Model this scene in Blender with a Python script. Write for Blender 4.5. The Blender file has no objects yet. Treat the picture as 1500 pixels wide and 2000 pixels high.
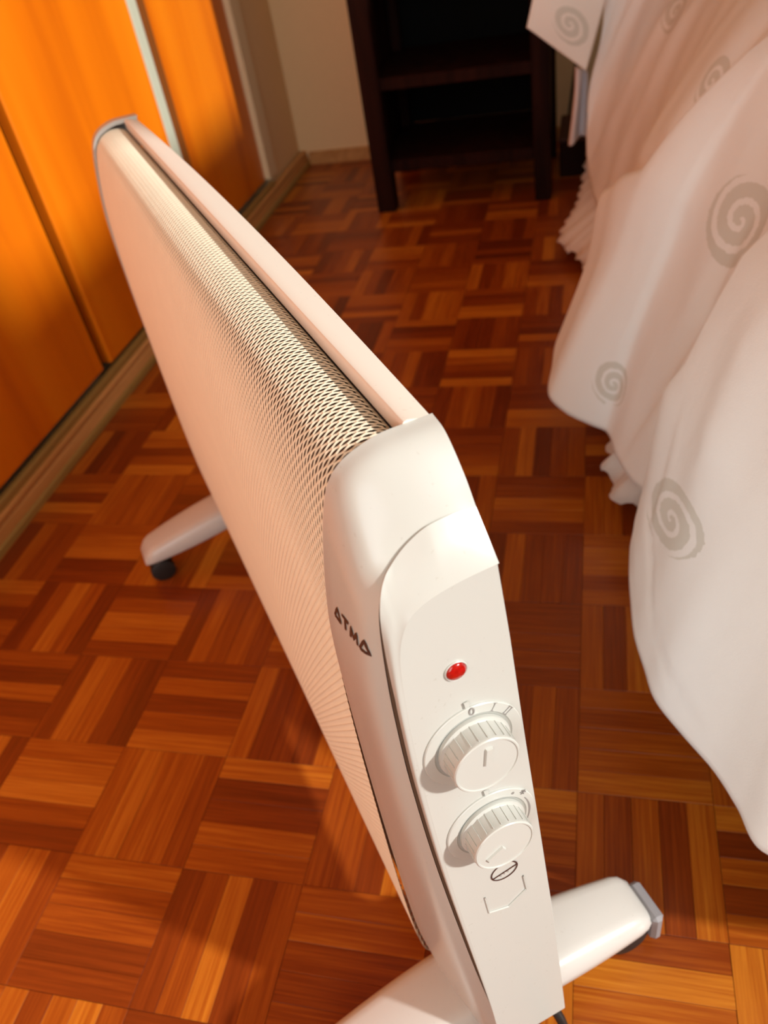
import bpy, math, random
import numpy as np
from mathutils import Vector, Matrix
scene = bpy.context.scene
C = scene.collection
random.seed(7)
rng = np.random.default_rng(7)

# ------------------------------------------------------------------ camera
B = 0.12                                   # one parquet block (m)
F_PX = 1566.63
YAW, PITCH, ROLL = -0.3263, 0.6883, 0.1956
CAM = np.array([5.0530, -5.4783, 5.8990]) * B
_f = np.array([math.sin(YAW)*math.cos(PITCH), math.cos(YAW)*math.cos(PITCH), -math.sin(PITCH)])
_r = np.array([math.cos(YAW), -math.sin(YAW), 0.0]); _d = np.cross(_f, _r)
RX = math.cos(ROLL)*_r + math.sin(ROLL)*_d
DN = -math.sin(ROLL)*_r + math.cos(ROLL)*_d
cam_d = bpy.data.cameras.new('camera')
cam = bpy.data.objects.new('camera', cam_d); C.objects.link(cam); scene.camera = cam
cam_d.sensor_fit = 'HORIZONTAL'; cam_d.sensor_width = 36.0; cam_d.lens = F_PX*36.0/1500.0
cam_d.clip_start = 0.02
cam.matrix_world = Matrix(((RX[0], -DN[0], -_f[0], CAM[0]), (RX[1], -DN[1], -_f[1], CAM[1]),
                           (RX[2], -DN[2], -_f[2], CAM[2]), (0, 0, 0, 1)))
cam_d.dof.use_dof = True; cam_d.dof.focus_distance = 0.40; cam_d.dof.aperture_fstop = 13.0

def ray(u, v): return _f + RX*(u-750)/F_PX + DN*(v-1000)/F_PX
def at_z(u, v, z):
    q = ray(u, v); return CAM + q*((z-CAM[2])/q[2])
def at_y(u, v, y):
    q = ray(u, v); return CAM + q*((y-CAM[1])/q[1])
def to_px(P):
    Q = np.asarray(P, float)-CAM; w = Q@_f
    return np.stack([750+F_PX*(Q@RX)/w, 1000+F_PX*(Q@DN)/w], -1)

# ------------------------------------------------------------------ light
scene.view_settings.view_transform = 'Standard'; scene.view_settings.look = 'None'
scene.view_settings.gamma = 1.0; scene.view_settings.use_curve_mapping = False
scene.view_settings.exposure = 0.2
world = bpy.data.worlds.new('sky'); scene.world = world; world.use_nodes = True
bg = world.node_tree.nodes['Background']
bg.inputs[0].default_value = (0.72, 0.85, 1.0, 1); bg.inputs[1].default_value = 0.35
SUN_AZ, SUN_EL = math.radians(12), math.radians(30)   # to-sun: (+X, a little towards -Y)
to_sun = Vector((math.cos(SUN_AZ)*math.cos(SUN_EL), -math.sin(SUN_AZ)*math.cos(SUN_EL), math.sin(SUN_EL)))
sd = bpy.data.lights.new('sun', 'SUN'); sd.energy = 3.55; sd.angle = math.radians(2.5); sd.color = (1.0, 0.96, 0.90)
sun = bpy.data.objects.new('sun', sd); C.objects.link(sun)
sun.rotation_euler = to_sun.to_track_quat('Z', 'Y').to_euler()
def area(name, loc, target, sx, sy, power, col):
    l = bpy.data.lights.new(name, 'AREA'); l.shape = 'RECTANGLE'; l.size = sx; l.size_y = sy
    l.energy = power; l.color = col
    o = bpy.data.objects.new(name, l); C.objects.link(o); o.location = loc
    o.rotation_euler = (Vector(loc)-Vector(target)).to_track_quat('Z', 'Y').to_euler()
    return o
# daylight panels added at two unseen openings to brighten the room
area('unseen_window_light', (2.13, -0.97, 1.65), (0, -0.97, 1.65), 1.3, 1.5, 7.0, (1.0, 0.96, 0.88))
area('unseen_window_light', (0.38, -2.47, 1.35), (0.38, 0, 1.1), 1.15, 1.9, 21, (0.98, 0.98, 0.96))

# ------------------------------------------------------------------ materials
def new_mat(name):
    m = bpy.data.materials.new(name); m.use_nodes = True
    nt = m.node_tree; return m, nt, nt.nodes['Principled BSDF']
def N(nt, t, **kw):
    n = nt.nodes.new(t)
    for k, v in kw.items(): setattr(n, k, v)
    return n
def mth(nt, op, a, b=None, c=None):
    n = nt.nodes.new('ShaderNodeMath'); n.operation = op
    for i, x in enumerate((a, b, c)):
        if x is None: continue
        if isinstance(x, (int, float)): n.inputs[i].default_value = x
        else: nt.links.new(x, n.inputs[i])
    return n.outputs[0]
def mixc(nt, fac, a, b, mode='MIX'):
    n = nt.nodes.new('ShaderNodeMix'); n.data_type = 'RGBA'; n.blend_type = mode
    for i, x in ((0, fac), (6, a), (7, b)):
        if isinstance(x, (int, float)): n.inputs[i].default_value = x
        elif isinstance(x, tuple): n.inputs[i].default_value = (*x, 1) if len(x) == 3 else x
        else: nt.links.new(x, n.inputs[i])
    return n.outputs[2]
def ramp(nt, fac, stops):
    n = nt.nodes.new('ShaderNodeValToRGB'); e = n.color_ramp.elements
    while len(e) < len(stops): e.new(0.5)
    for el, (p, c) in zip(e, stops): el.position = p; el.color = (*c, 1)
    nt.links.new(fac, n.inputs[0]); return n.outputs[0]
def bump(nt, h, strength, dist, bsdf):
    n = nt.nodes.new('ShaderNodeBump'); n.inputs['Strength'].default_value = strength
    n.inputs['Distance'].default_value = dist
    nt.links.new(h, n.inputs['Height']); nt.links.new(n.outputs[0], bsdf.inputs['Normal'])
def plain(name, col, rough=0.5, metal=0.0, noise=0.0, scale=40.0, spec=None, coat=0.0):
    m, nt, b = new_mat(name)
    b.inputs['Base Color'].default_value = (*col, 1); b.inputs['Roughness'].default_value = rough
    b.inputs['Metallic'].default_value = metal
    if spec is not None: b.inputs['Specular IOR Level'].default_value = spec
    if coat: b.inputs['Coat Weight'].default_value = coat; b.inputs['Coat Roughness'].default_value = 0.08
    tc = N(nt, 'ShaderNodeTexCoord'); no = N(nt, 'ShaderNodeTexNoise'); no.inputs['Scale'].default_value = scale
    no.inputs['Detail'].default_value = 4
    nt.links.new(tc.outputs['Object'], no.inputs['Vector'])
    k = noise if noise else 0.04
    c = mixc(nt, no.outputs[0], tuple(x*(1-k) for x in col), tuple(min(1, x*(1+k)) for x in col))
    nt.links.new(c, b.inputs['Base Color'])
    return m

def mat_floor():
    m, nt, b = new_mat('parquet_varnish')
    g = N(nt, 'ShaderNodeNewGeometry'); s = N(nt, 'ShaderNodeSeparateXYZ'); nt.links.new(g.outputs['Position'], s.inputs[0])
    x, y = s.outputs[0], s.outputs[1]
    bx = mth(nt, 'DIVIDE', x, B); by = mth(nt, 'DIVIDE', y, B)
    ix = mth(nt, 'FLOOR', bx); iy = mth(nt, 'FLOOR', by)
    par = mth(nt, 'FLOORED_MODULO', mth(nt, 'ADD', ix, iy), 2.0)     # 1: strips run along X
    inv = mth(nt, 'SUBTRACT', 1.0, par)
    fx = mth(nt, 'SUBTRACT', bx, ix); fy = mth(nt, 'SUBTRACT', by, iy)
    def sel(a, c): return mth(nt, 'ADD', mth(nt, 'MULTIPLY', a, par), mth(nt, 'MULTIPLY', c, inv))
    across = sel(fy, fx); along = sel(fx, fy)
    k = mth(nt, 'FLOOR', mth(nt, 'MULTIPLY', across, 5.0))
    cv = N(nt, 'ShaderNodeCombineXYZ')
    nt.links.new(mth(nt, 'ADD', ix, mth(nt, 'MULTIPLY', k, 0.137)), cv.inputs[0]); nt.links.new(iy, cv.inputs[1]); nt.links.new(k, cv.inputs[2])
    wn = N(nt, 'ShaderNodeTexWhiteNoise'); wn.noise_dimensions = '3D'; nt.links.new(cv.outputs[0], wn.inputs['Vector'])
    cb = N(nt, 'ShaderNodeCombineXYZ'); nt.links.new(ix, cb.inputs[0]); nt.links.new(iy, cb.inputs[1])
    wb = N(nt, 'ShaderNodeTexWhiteNoise'); wb.noise_dimensions = '2D'; nt.links.new(cb.outputs[0], wb.inputs['Vector'])
    # grain: stretched along the strip
    gv = N(nt, 'ShaderNodeCombineXYZ')
    nt.links.new(mth(nt, 'ADD', mth(nt, 'MULTIPLY', along, 1.1), mth(nt, 'MULTIPLY', wn.outputs[0], 37.0)), gv.inputs[0])
    nt.links.new(mth(nt, 'ADD', mth(nt, 'MULTIPLY', across, 42.0), mth(nt, 'MULTIPLY', ix, 7.3)), gv.inputs[1])
    nt.links.new(mth(nt, 'MULTIPLY', iy, 3.1), gv.inputs[2])
    no = N(nt, 'ShaderNodeTexNoise'); no.inputs['Scale'].default_value = 1.0; no.inputs['Detail'].default_value = 5
    no.inputs['Roughness'].default_value = 0.6
    nt.links.new(gv.outputs[0], no.inputs['Vector'])
    t = mth(nt, 'ADD', mth(nt, 'MULTIPLY', wn.outputs[0], 0.62), mth(nt, 'MULTIPLY', no.outputs[0], 0.80))
    t = mth(nt, 'ADD', mth(nt, 'SUBTRACT', t, 0.26), mth(nt, 'MULTIPLY', mth(nt, 'SUBTRACT', wb.outputs[0], 0.5), 0.22))
    col = ramp(nt, t, [(0.0, (0.125, 0.020, 0.003)), (0.3, (0.22, 0.038, 0.004)), (0.55, (0.35, 0.080, 0.006)),
                       (0.8, (0.52, 0.17, 0.014)), (1.0, (0.66, 0.27, 0.03))])
    nt.links.new(col, b.inputs['Base Color'])
    b.inputs['Roughness'].default_value = 0.34
    rg = mth(nt, 'ADD', mth(nt, 'MULTIPLY', no.outputs[0], 0.16), 0.24); nt.links.new(rg, b.inputs['Roughness'])
    b.inputs['Specular IOR Level'].default_value = 0.42
    bump(nt, no.outputs[0], 0.12, 0.0008, b)
    return m

def mat_wood(name, stops, axis='Z', scale=(14, 14, 0.7), rough=0.3, spec=0.5):
    m, nt, b = new_mat(name)
    g = N(nt, 'ShaderNodeTexCoord'); mp = N(nt, 'ShaderNodeMapping'); nt.links.new(g.outputs['Object'], mp.inputs[0])
    mp.inputs['Scale'].default_value = scale
    no = N(nt, 'ShaderNodeTexNoise'); no.inputs['Scale'].default_value = 1.0; no.inputs['Detail'].default_value = 6
    no.inputs['Distortion'].default_value = 0.6
    nt.links.new(mp.outputs[0], no.inputs['Vector'])
    c = ramp(nt, no.outputs[0], stops); nt.links.new(c, b.inputs['Base Color'])
    b.inputs['Roughness'].default_value = rough; b.inputs['Specular IOR Level'].default_value = spec
    bump(nt, no.outputs[0], 0.08, 0.001, b)
    return m

def mat_wall(name, col):
    m, nt, b = new_mat(name)
    g = N(nt, 'ShaderNodeNewGeometry'); no = N(nt, 'ShaderNodeTexNoise'); no.inputs['Scale'].default_value = 55; no.inputs['Detail'].default_value = 5
    nt.links.new(g.outputs['Position'], no.inputs['Vector'])
    nt.links.new(mixc(nt, no.outputs[0], tuple(x*0.95 for x in col), col), b.inputs['Base Color'])
    b.inputs['Roughness'].default_value = 0.85; bump(nt, no.outputs[0], 0.15, 0.002, b)
    return m

def mat_plastic(name, col, rough, speck=True):
    m, nt, b = new_mat(name)
    g = N(nt, 'ShaderNodeTexCoord')
    v = N(nt, 'ShaderNodeTexNoise'); v.inputs['Scale'].default_value = 420; v.inputs['Detail'].default_value = 2
    nt.links.new(g.outputs['Object'], v.inputs['Vector'])
    v2 = N(nt, 'ShaderNodeTexNoise'); v2.inputs['Scale'].default_value = 30; nt.links.new(g.outputs['Object'], v2.inputs['Vector'])
    f = mth(nt, 'MULTIPLY', mth(nt, 'GREATER_THAN', v.outputs[0], 0.705), 0.22 if speck else 0.0)
    f = mth(nt, 'MULTIPLY', f, mth(nt, 'GREATER_THAN', v2.outputs[0], 0.47))
    nt.links.new(mixc(nt, f, col, (0.33, 0.3, 0.26)), b.inputs['Base Color'])
    b.inputs['Roughness'].default_value = rough
    return m

M = {}
M['floor'] = mat_floor()
M['subfloor'] = plain('joint_filler', (0.05, 0.014, 0.005), 0.7)
M['door'] = mat_wood('cherry_veneer', [(0.25, (0.50, 0.085, 0.002)), (0.5, (0.75, 0.178, 0.003)), (0.75, (0.84, 0.24, 0.006))], scale=(9, 9, 0.55), rough=0.33, spec=0.35)
M['gap'] = plain('gap_shade_lid_wood', (0.045, 0.007, 0.002), 0.6)  # recess shade of the door gaps put into the colour; also box lid
M['gapstrip'] = plain('shadow_gap_brown', (0.20, 0.055, 0.006), 0.5)
M['base'] = mat_wood('oak_moulding', [(0.3, (0.46, 0.20, 0.05)), (0.7, (0.66, 0.33, 0.11))], scale=(30, 2, 30), rough=0.5)
M['olive'] = plain('olive_track', (0.34, 0.20, 0.05), 0.5)
M['profile'] = plain('pale_aluminium_profile', (0.50, 0.53, 0.42), 0.45)
M['wall'] = mat_wall('cream_plaster', (0.90, 0.64, 0.35))
M['trimcream'] = plain('cream_paint', (0.86, 0.68, 0.42), 0.5)
M['wallwhite'] = mat_wall('cream_plaster_room', (0.80, 0.64, 0.44))
M['dark'] = mat_wood('wenge', [(0.3, (0.009, 0.0025, 0.0015)), (0.7, (0.026, 0.007, 0.004))], scale=(40, 40, 3), rough=0.6, spec=0.08)
M['darker'] = plain('black_board', (0.004, 0.004, 0.004), 0.7, spec=0.05)
M['white'] = mat_plastic('white_plastic', (0.52, 0.535, 0.505), 0.27)
M['whiteclean'] = mat_plastic('white_plastic_clean', (0.53, 0.55, 0.52), 0.27, False)
M['paint'] = mat_plastic('white_enamel', (0.80, 0.77, 0.70), 0.38)
M['mesh'] = plain('mesh_enamel', (0.80, 0.74, 0.585), 0.36)
M['footwhite'] = mat_plastic('foot_plastic', (0.58, 0.575, 0.55), 0.32)
M['inside'] = plain('brown_mica', (0.10, 0.055, 0.03), 0.8)
M['groove'] = plain('joint_shade', (0.10, 0.06, 0.035), 0.7)
M['rubber'] = plain('black_rubber', (0.012, 0.011, 0.010), 0.55)
M['grey'] = plain('grey_caster_plastic', (0.26, 0.26, 0.28), 0.45)
M['ink'] = plain('dark_print', (0.05, 0.022, 0.018), 0.5)
M['greyink'] = plain('grey_print', (0.27, 0.26, 0.25), 0.5)
M['lens'], nt_, b_ = new_mat('red_lens')
b_.inputs['Base Color'].default_value = (0.62, 0.006, 0.006, 1); b_.inputs['Roughness'].default_value = 0.12
vn = N(nt_, 'ShaderNodeTexNoise'); vn.inputs['Scale'].default_value = 500
nt_.links.new(N(nt_, 'ShaderNodeTexCoord').outputs['Object'], vn.inputs['Vector'])
nt_.links.new(mixc(nt_, vn.outputs[0], (0.22, 0.0, 0.0), (0.62, 0.01, 0.008)), b_.inputs['Base Color'])
b_.inputs['Transmission Weight'].default_value = 0.15; b_.inputs['Coat Weight'].default_value = 0.6
M['chrome'] = plain('bright_metal', (0.75, 0.75, 0.72), 0.3, 0.9)

# ------------------------------------------------------------------ mesh helpers
def mesh_obj(name, verts, faces, mat, parent=None, smooth=False, auto=None):
    me = bpy.data.meshes.new(name); me.from_pydata([tuple(map(float, v)) for v in verts], [], faces); me.update()
    if mat: me.materials.append(mat)
    if smooth:
        me.polygons.foreach_set('use_smooth', [True]*len(me.polygons))
        if auto is not None: me.set_sharp_from_angle(angle=math.radians(auto))
    o = bpy.data.objects.new(name, me); C.objects.link(o)
    if parent: o.parent = parent
    return o
class MB:
    def __init__(s): s.v = []; s.f = []
    def add(s, V, Fs):
        k = len(s.v); s.v += [tuple(map(float, p)) for p in V]; s.f += [tuple(i+k for i in f) for f in Fs]
    def box(s, x0, x1, y0, y1, z0, z1):
        s.add([(x0, y0, z0), (x1, y0, z0), (x1, y1, z0), (x0, y1, z0), (x0, y0, z1), (x1, y0, z1), (x1, y1, z1), (x0, y1, z1)],
              [(0, 3, 2, 1), (4, 5, 6, 7), (0, 1, 5, 4), (1, 2, 6, 5), (2, 3, 7, 6), (3, 0, 4, 7)])
    def bbox(s, x0, x1, y0, y1, z0, z1, b):           # box with chamfered edges
        V = []
        for sx in (0, 1):
            for sy in (0, 1):
                for sz in (0, 1):
                    c = [(x0, x1)[sx], (y0, y1)[sy], (z0, z1)[sz]]; d = [b if q == 0 else -b for q in (sx, sy, sz)]
                    V += [(c[0], c[1]+d[1], c[2]+d[2]), (c[0]+d[0], c[1], c[2]+d[2]), (c[0]+d[0], c[1]+d[1], c[2])]
        I = lambda a, b_, c, k: (a*4+b_*2+c)*3+k
        Fs = []
        for a in (0, 1):
            q = [I(a, 0, 0, 0), I(a, 1, 0, 0), I(a, 1, 1, 0), I(a, 0, 1, 0)]; Fs.append(tuple(q if a else q[::-1]))
            q = [I(0, a, 0, 1), I(0, a, 1, 1), I(1, a, 1, 1), I(1, a, 0, 1)]; Fs.append(tuple(q if a else q[::-1]))
            q = [I(0, 0, a, 2), I(1, 0, a, 2), I(1, 1, a, 2), I(0, 1, a, 2)]; Fs.append(tuple(q if a else q[::-1]))
        for a in (0, 1):
            for c in (0, 1):
                sgn = (a+c) % 2
                def put(q): Fs.append(tuple(q if sgn else q[::-1]))
                put([I(a, c, 0, 1), I(a, c, 1, 1), I(a, c, 1, 0), I(a, c, 0, 0)])
                put([I(a, 0, c, 0), I(a, 1, c, 0), I(a, 1, c, 2), I(a, 0, c, 2)])
                put([I(0, a, c, 2), I(1, a, c, 2), I(1, a, c, 1), I(0, a, c, 1)])
        for a in (0, 1):
            for c in (0, 1):
                for e in (0, 1):
                    q = [I(a, c, e, 0), I(a, c, e, 1), I(a, c, e, 2)]; Fs.append(tuple(q if (a+c+e) % 2 else q[::-1]))
        s.add(V, Fs)
    def grid(s, P, close_v=False, flip=False):
        P = np.asarray(P); n, m = P.shape[:2]; Fs = []
        for i in range(n-1):
            for j in range(m if close_v else m-1):
                j2 = (j+1) % m
                q = (i*m+j, i*m+j2, (i+1)*m+j2, (i+1)*m+j); Fs.append(q[::-1] if flip else q)
        s.add(P.reshape(-1, 3), Fs)
    def tube(s, pts, r, n=10):
        pts = [np.array(p, float) for p in pts]; rows = []; up = np.array([0, 0, 1.0])
        for i, p in enumerate(pts):
            t = pts[min(i+1, len(pts)-1)]-pts[max(i-1, 0)]; t /= np.linalg.norm(t)+1e-12
            a = np.cross(t, up)
            if np.linalg.norm(a) < 1e-3: a = np.cross(t, np.array([1.0, 0, 0]))
            a /= np.linalg.norm(a); b_ = np.cross(a, t)
            rows.append([p+r*(math.cos(q)*a+math.sin(q)*b_) for q in np.linspace(0, 2*math.pi, n, endpoint=False)])
        s.grid(rows, close_v=True)
        k = len(s.v); s.f.append(tuple(range(k-n, k))); s.f.append(tuple(range(k-len(pts)*n+n-1, k-len(pts)*n-1, -1)))
    def lathe(s, prof, org, ax, n=48, cap=True):      # prof: (radius, height) pairs
        ax = np.array(ax, float); ax /= np.linalg.norm(ax)
        u = np.cross(ax, [0, 0, 1.0]); u = u/np.linalg.norm(u) if np.linalg.norm(u) > 1e-3 else np.array([1.0, 0, 0]); w = np.cross(ax, u)
        org = np.array(org, float)
        rows = [[org+ax*hh+rr*(math.cos(q)*u+math.sin(q)*w) for q in np.linspace(0, 2*math.pi, n, endpoint=False)] for rr, hh in prof]
        s.grid(rows, close_v=True)
        k = len(s.v)
        if cap: s.f.append(tuple(range(k-n, k))); s.f.append(tuple(range(k-len(prof)*n+n-1, k-len(prof)*n-1, -1)))
    def build(s, name, mat, parent=None, smooth=False, auto=None): return mesh_obj(name, s.v, s.f, mat, parent, smooth, auto)
def boxo(name, dims, mat, parent=None, b=0.0):
    m = MB(); (m.bbox(*dims, b) if b else m.box(*dims)); return m.build(name, mat, parent)
def empty(name, loc=(0, 0, 0), rz=0.0):
    o = bpy.data.objects.new(name, None); C.objects.link(o); o.location = loc; o.rotation_euler = (0, 0, rz)
    o.empty_display_size = 0.05; return o
def tag(o, label=None, cat=None, group=None, kind=None):
    for k, v in (('label', label), ('category', cat), ('group', group), ('kind', kind)):
        if v: o[k] = v
    return o
def catmull(P, n):
    P = np.asarray(P, float); d = np.r_[0, np.cumsum(np.linalg.norm(np.diff(P, axis=0), axis=1))]
    t = np.linspace(0, d[-1], n); out = []
    for q in t:
        i = min(max(np.searchsorted(d, q)-1, 0), len(P)-2); h = d[i+1]-d[i]; a = (q-d[i])/h
        def tan(k):
            if k == 0: return (P[1]-P[0])/(d[1]-d[0])
            if k == len(P)-1: return (P[-1]-P[-2])/(d[-1]-d[-2])
            return (P[k+1]-P[k-1])/(d[k+1]-d[k-1])
        m0, m1 = tan(i)*h, tan(i+1)*h
        out.append((2*a**3-3*a**2+1)*P[i]+(a**3-2*a**2+a)*m0+(-2*a**3+3*a**2)*P[i+1]+(a**3-a**2)*m1)
    return np.array(out)

# ------------------------------------------------------------------ the room
XL, XR, YB, YF, ZC = -0.245, 2.15, 1.752, -2.50, 2.60
def struct(o): o['kind'] = 'structure'; return o
floor = struct(boxo('floor', (XL-0.4, XR+0.1, YF-0.1, YB+0.1, -0.05, -0.004), M['subfloor']))
# parquet: basket-weave blocks of five strips, each strip its own piece
def strip_mesh(along_x):
    L_, W_ = B/2-0.0003, B/10-0.00012; c = 0.00015
    a, b_ = (L_, W_) if along_x else (W_, L_)
    V = [(-a, -b_, -0.006), (a, -b_, -0.006), (a, b_, -0.006), (-a, b_, -0.006), (-a, -b_, -c), (a, -b_, -c), (a, b_, -c), (-a, b_, -c),
         (-a+c, -b_+c, 0), (a-c, -b_+c, 0), (a-c, b_-c, 0), (-a+c, b_-c, 0)]
    Fs = [(0, 1, 5, 4), (1, 2, 6, 5), (2, 3, 7, 6), (3, 0, 4, 7), (4, 5, 9, 8), (5, 6, 10, 9), (6, 7, 11, 10), (7, 4, 8, 11), (8, 9, 10, 11)]
    return V, Fs
SM = {}
for ax in (0, 1):
    V, Fs = strip_mesh(ax == 1); me = bpy.data.meshes.new('parquet_strip'); me.from_pydata(V, [], Fs); me.materials.append(M['floor']); SM[ax] = (me, V, Fs)
strips = []
for ix in range(-4, 24):
    for iy in range(-22, 15):
        if (ix+0.0)*B > XR or (iy+1)*B > YB+0.08: continue
        par = (ix+iy) % 2
        for k in range(5):
            if par: c = (ix*B+B/2, iy*B+(k+0.5)*B/5)
            else: c = (ix*B+(k+0.5)*B/5, iy*B+B/2)
            if c[0] < XL-0.02: continue
            strips.append((c, par))
def strip_size(cs):
    (c, par) = cs; P = np.array([[c[0], c[1], 0.0]]); u, v = to_px(P)[0]
    w = (P[0]-CAM)@_f
    vis = w > 0.1 and -40 < u < 1540 and -40 < v < 2060
    # under the bed or behind the wardrobe plinth nothing shows
    if c[0] > 0.80 and c[1] > -0.2: vis = False
    return -1e9+w if not vis else -w
strips.sort(key=strip_size, reverse=True)
rest = MB()
for i, (c, par) in enumerate(strips):
    dz = float(rng.uniform(-0.0004, 0.0002))
    if i < 300:
        o = bpy.data.objects.new('parquet_strip', SM[par][0]); C.objects.link(o); o.parent = floor; o.location = (c[0], c[1], dz)
        o.rotation_euler = (float(rng.uniform(-.0015, .0015)), float(rng.uniform(-.0015, .0015)), 0)
    else:
        rest.add([(v[0]+c[0], v[1]+c[1], v[2]+dz) for v in SM[par][1]], SM[par][2])
o = rest.build('parquet_field', M['floor'], floor); o['kind'] = 'stuff'

struct(boxo('wall_back', (XL-0.4, XR+0.1, YB, YB+0.1, 0, ZC), M['wall']))
m = MB(); m.box(XL-0.6, XL-0.06, YF-0.1, 1.50, 0, ZC); m.box(XL-0.6, XL-0.005, 1.50, YB+0.1, 0, ZC); m.box(XL-0.06, XL-0.005, YF-0.1, -1.25, 0, ZC); m.box(XL-0.06, XL-0.005, -1.25, 1.50, 2.31, ZC)
struct(m.build('wall_left', M['wall']))
def wall_with_holes(name, axis, pos, thick, holes):     # holes: (from, to, sill, head), side by side
    m = MB()
    def add(s0, s1, z0, z1):
        if axis == 'x': m.box(pos, pos+thick, s0, s1, z0, z1)
        else: m.box(s0, s1, pos-thick, pos, z0, z1)
    lo, hi = (YF-0.1, YB+0.1) if axis == 'x' else (XL-0.6, XR+0.1)
    for a0, a1, h0, h1 in holes:
        add(lo, a0, 0, ZC); add(a0, a1, 0, h0); add(a0, a1, h1, ZC); lo = a1
    add(lo, hi, 0, ZC)
    return struct(m.build(name, M['wallwhite']))
RW = [(-1.70, -0.30, 0.75, 2.45), (-0.24, 1.25, 1.66, 2.45)]      # unseen openings added for the sun; far sill raised to shade the lower wardrobe
FW = [(-0.22, 0.98, 0.35, 2.35)]  # unseen opening behind the camera, set to brighten the bed side
wall_with_holes('wall_right', 'x', XR, 0.12, RW)
wall_with_holes('wall_front', 'y', YF, 0.12, FW)
struct(boxo('ceiling', (XL-0.6, XR+0.1, YF-0.1, YB+0.1, ZC, ZC+0.1), M['wallwhite']))
def unseen_window(name, axis, pos, a0, a1, h0, h1):
    w = 0.03; root = empty(name, (0, 0, 0)); root['kind'] = 'structure'
    def bar(nm, s0, s1, z0, z1):
        d = (pos, pos+w, s0, s1, z0, z1) if axis == 'x' else (s0, s1, pos-w, pos, z0, z1)
        boxo(nm, d, M['trimcream'], root)
    bar('jamb', a0, a0+w, h0, h1); bar('jamb', a1-w, a1, h0, h1); bar('sill', a0+w, a1-w, h0, h0+w); bar('head', a0+w, a1-w, h1-w, h1)
    return root
for k, h_ in enumerate(RW): unseen_window('unseen_window_%d' % (k+1), 'x', XR+0.03, *h_)
unseen_window('unseen_window_3', 'y', YF-0.03, *FW[0])

# wardrobe built into the left wall
wr = tag(empty('built_in_wardrobe', (XL, 0.4, 0)), 'glossy orange cherry veneer wardrobe doors along the wall above an oak plinth', 'wardrobe')
def wl(y): return y-0.4
def wbox(name, x0, x1, y0, y1, z0, z1, mat, b=0.0): return boxo(name, (x0-XL, x1-XL, wl(y0), wl(y1), z0, z1), mat, wr, b)
XD = -0.240
wbox('carcass', XL-0.058, XD-0.026, -1.22, 1.452, 0.052, 2.3, M['gap'])
d1 = wbox('door', XD-0.024, XD, -1.2, 0.464, 0.062, 2.25, M['door'], 0.003)
d2 = wbox('door', XD-0.024, XD, 0.492, 0.956, 0.058, 2.25, M['door'], 0.003)
d3 = wbox('door', XD-0.026, XD-0.012, 1.030, 1.444, 0.058, 2.25, M['door'], 0.003)
wbox('edge_profile', XD-0.02, XD+0.001, 0.956, 0.992, 0.058, 2.25, M['profile'], 0.003)
wbox('shadow_gap_strip', XD-0.026, XD-0.003, 0.992, 1.030, 0.058, 2.25, M['gapstrip'])  # flat brown strip standing in for the shadow gap beside the profile
wbox('end_trim', XD-0.02, XD+0.002, 1.446, 1.512, 0.058, 2.3, M['trimcream'], 0.004)
# plinth: olive track, oak moulding, lower bead
def ext(name, prof, y0, y1, mat, parent, off):
    m = MB(); P = [[(x-off[0], y-off[1], z) for x, z in prof] for y in (y0, y1)]
    m.grid(P); n = len(prof); m.f += [tuple(range(n)), tuple(range(2*n-1, n-1, -1))]
    return m.build(name, mat, parent)
bb = struct(empty('baseboard_left', (XL, 0, 0)))
ext('track', [(XL, 0.0525), (XD+0.004, 0.0525), (XD+0.006, 0.050), (XD+0.006, 0.040), (XL, 0.040)], -1.3, 1.46, M['olive'], bb, (XL, 0))
ext('moulding', [(XL, 0.040), (XD+0.009, 0.040), (XD+0.012, 0.037), (XD+0.012, 0.031), (XD+0.009, 0.0285), (XD+0.013, 0.026), (XD+0.016, 0.012), (XL, 0.012)], -1.3, YB, M['base'], bb, (XL, 0))
ext('bead', [(XL, 0.012), (XD+0.017, 0.012), (XD+0.020, 0.009), (XD+0.021, -0.001), (XL, -0.001)], -1.3, YB, M['olive'], bb, (XL, 0))
bk = struct(empty('baseboard_back', (0, YB, 0)))
boxo('moulding', (XL+0.025, XR, -0.012, 0.0, -0.001, 0.036), M['base'], bk, 0.002)

# ------------------------------------------------------------------ heater
HA = math.radians(-35.6)
hv = np.array([math.sin(HA), math.cos(HA), 0]); nv = np.array([math.cos(HA), -math.sin(HA), 0])
HO = (hv*-2.80+nv*1.55)*B
heater = tag(empty('panel_heater', tuple(HO), math.atan2(-hv[1], -hv[0])), 'white upright convection panel heater with perforated front and two dials on feet', 'heater')
XN, XF = 0.306, -0.356                     # ends of the perforated sheet
# cross-section of the front sheet (y, z), from the rail to the bottom
PROF = [(0.0135, 0.5245), (0.009, 0.5275), (0.003, 0.5292), (-0.005, 0.5290), (-0.0115, 0.5266), (-0.0170, 0.5228), (-0.0212, 0.5172), (-0.0247, 0.508),
        (-0.0280, 0.4950), (-0.0325, 0.4690), (-0.0355, 0.4380), (-0.0378, 0.38), (-0.0388, 0.30), (-0.0388, 0.20), (-0.0372, 0.13), (-0.0345, 0.095), (-0.028, 0.080)]
SEC = catmull(PROF, 600); SD = np.r_[0, np.cumsum(np.linalg.norm(np.diff(SEC, axis=0), axis=1))]
def sec(u):
    y = np.interp(u, SD, SEC[:, 0]); z = np.interp(u, SD, SEC[:, 1])
    e = 1e-3; ty = np.interp(u+e, SD, SEC[:, 0])-np.interp(u-e, SD, SEC[:, 0]); tz = np.interp(u+e, SD, SEC[:, 1])-np.interp(u-e, SD, SEC[:, 1])
    l = np.hypot(ty, tz)+1e-12; return y, z, tz/l, -ty/l        # outward normal: front is -y
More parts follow.
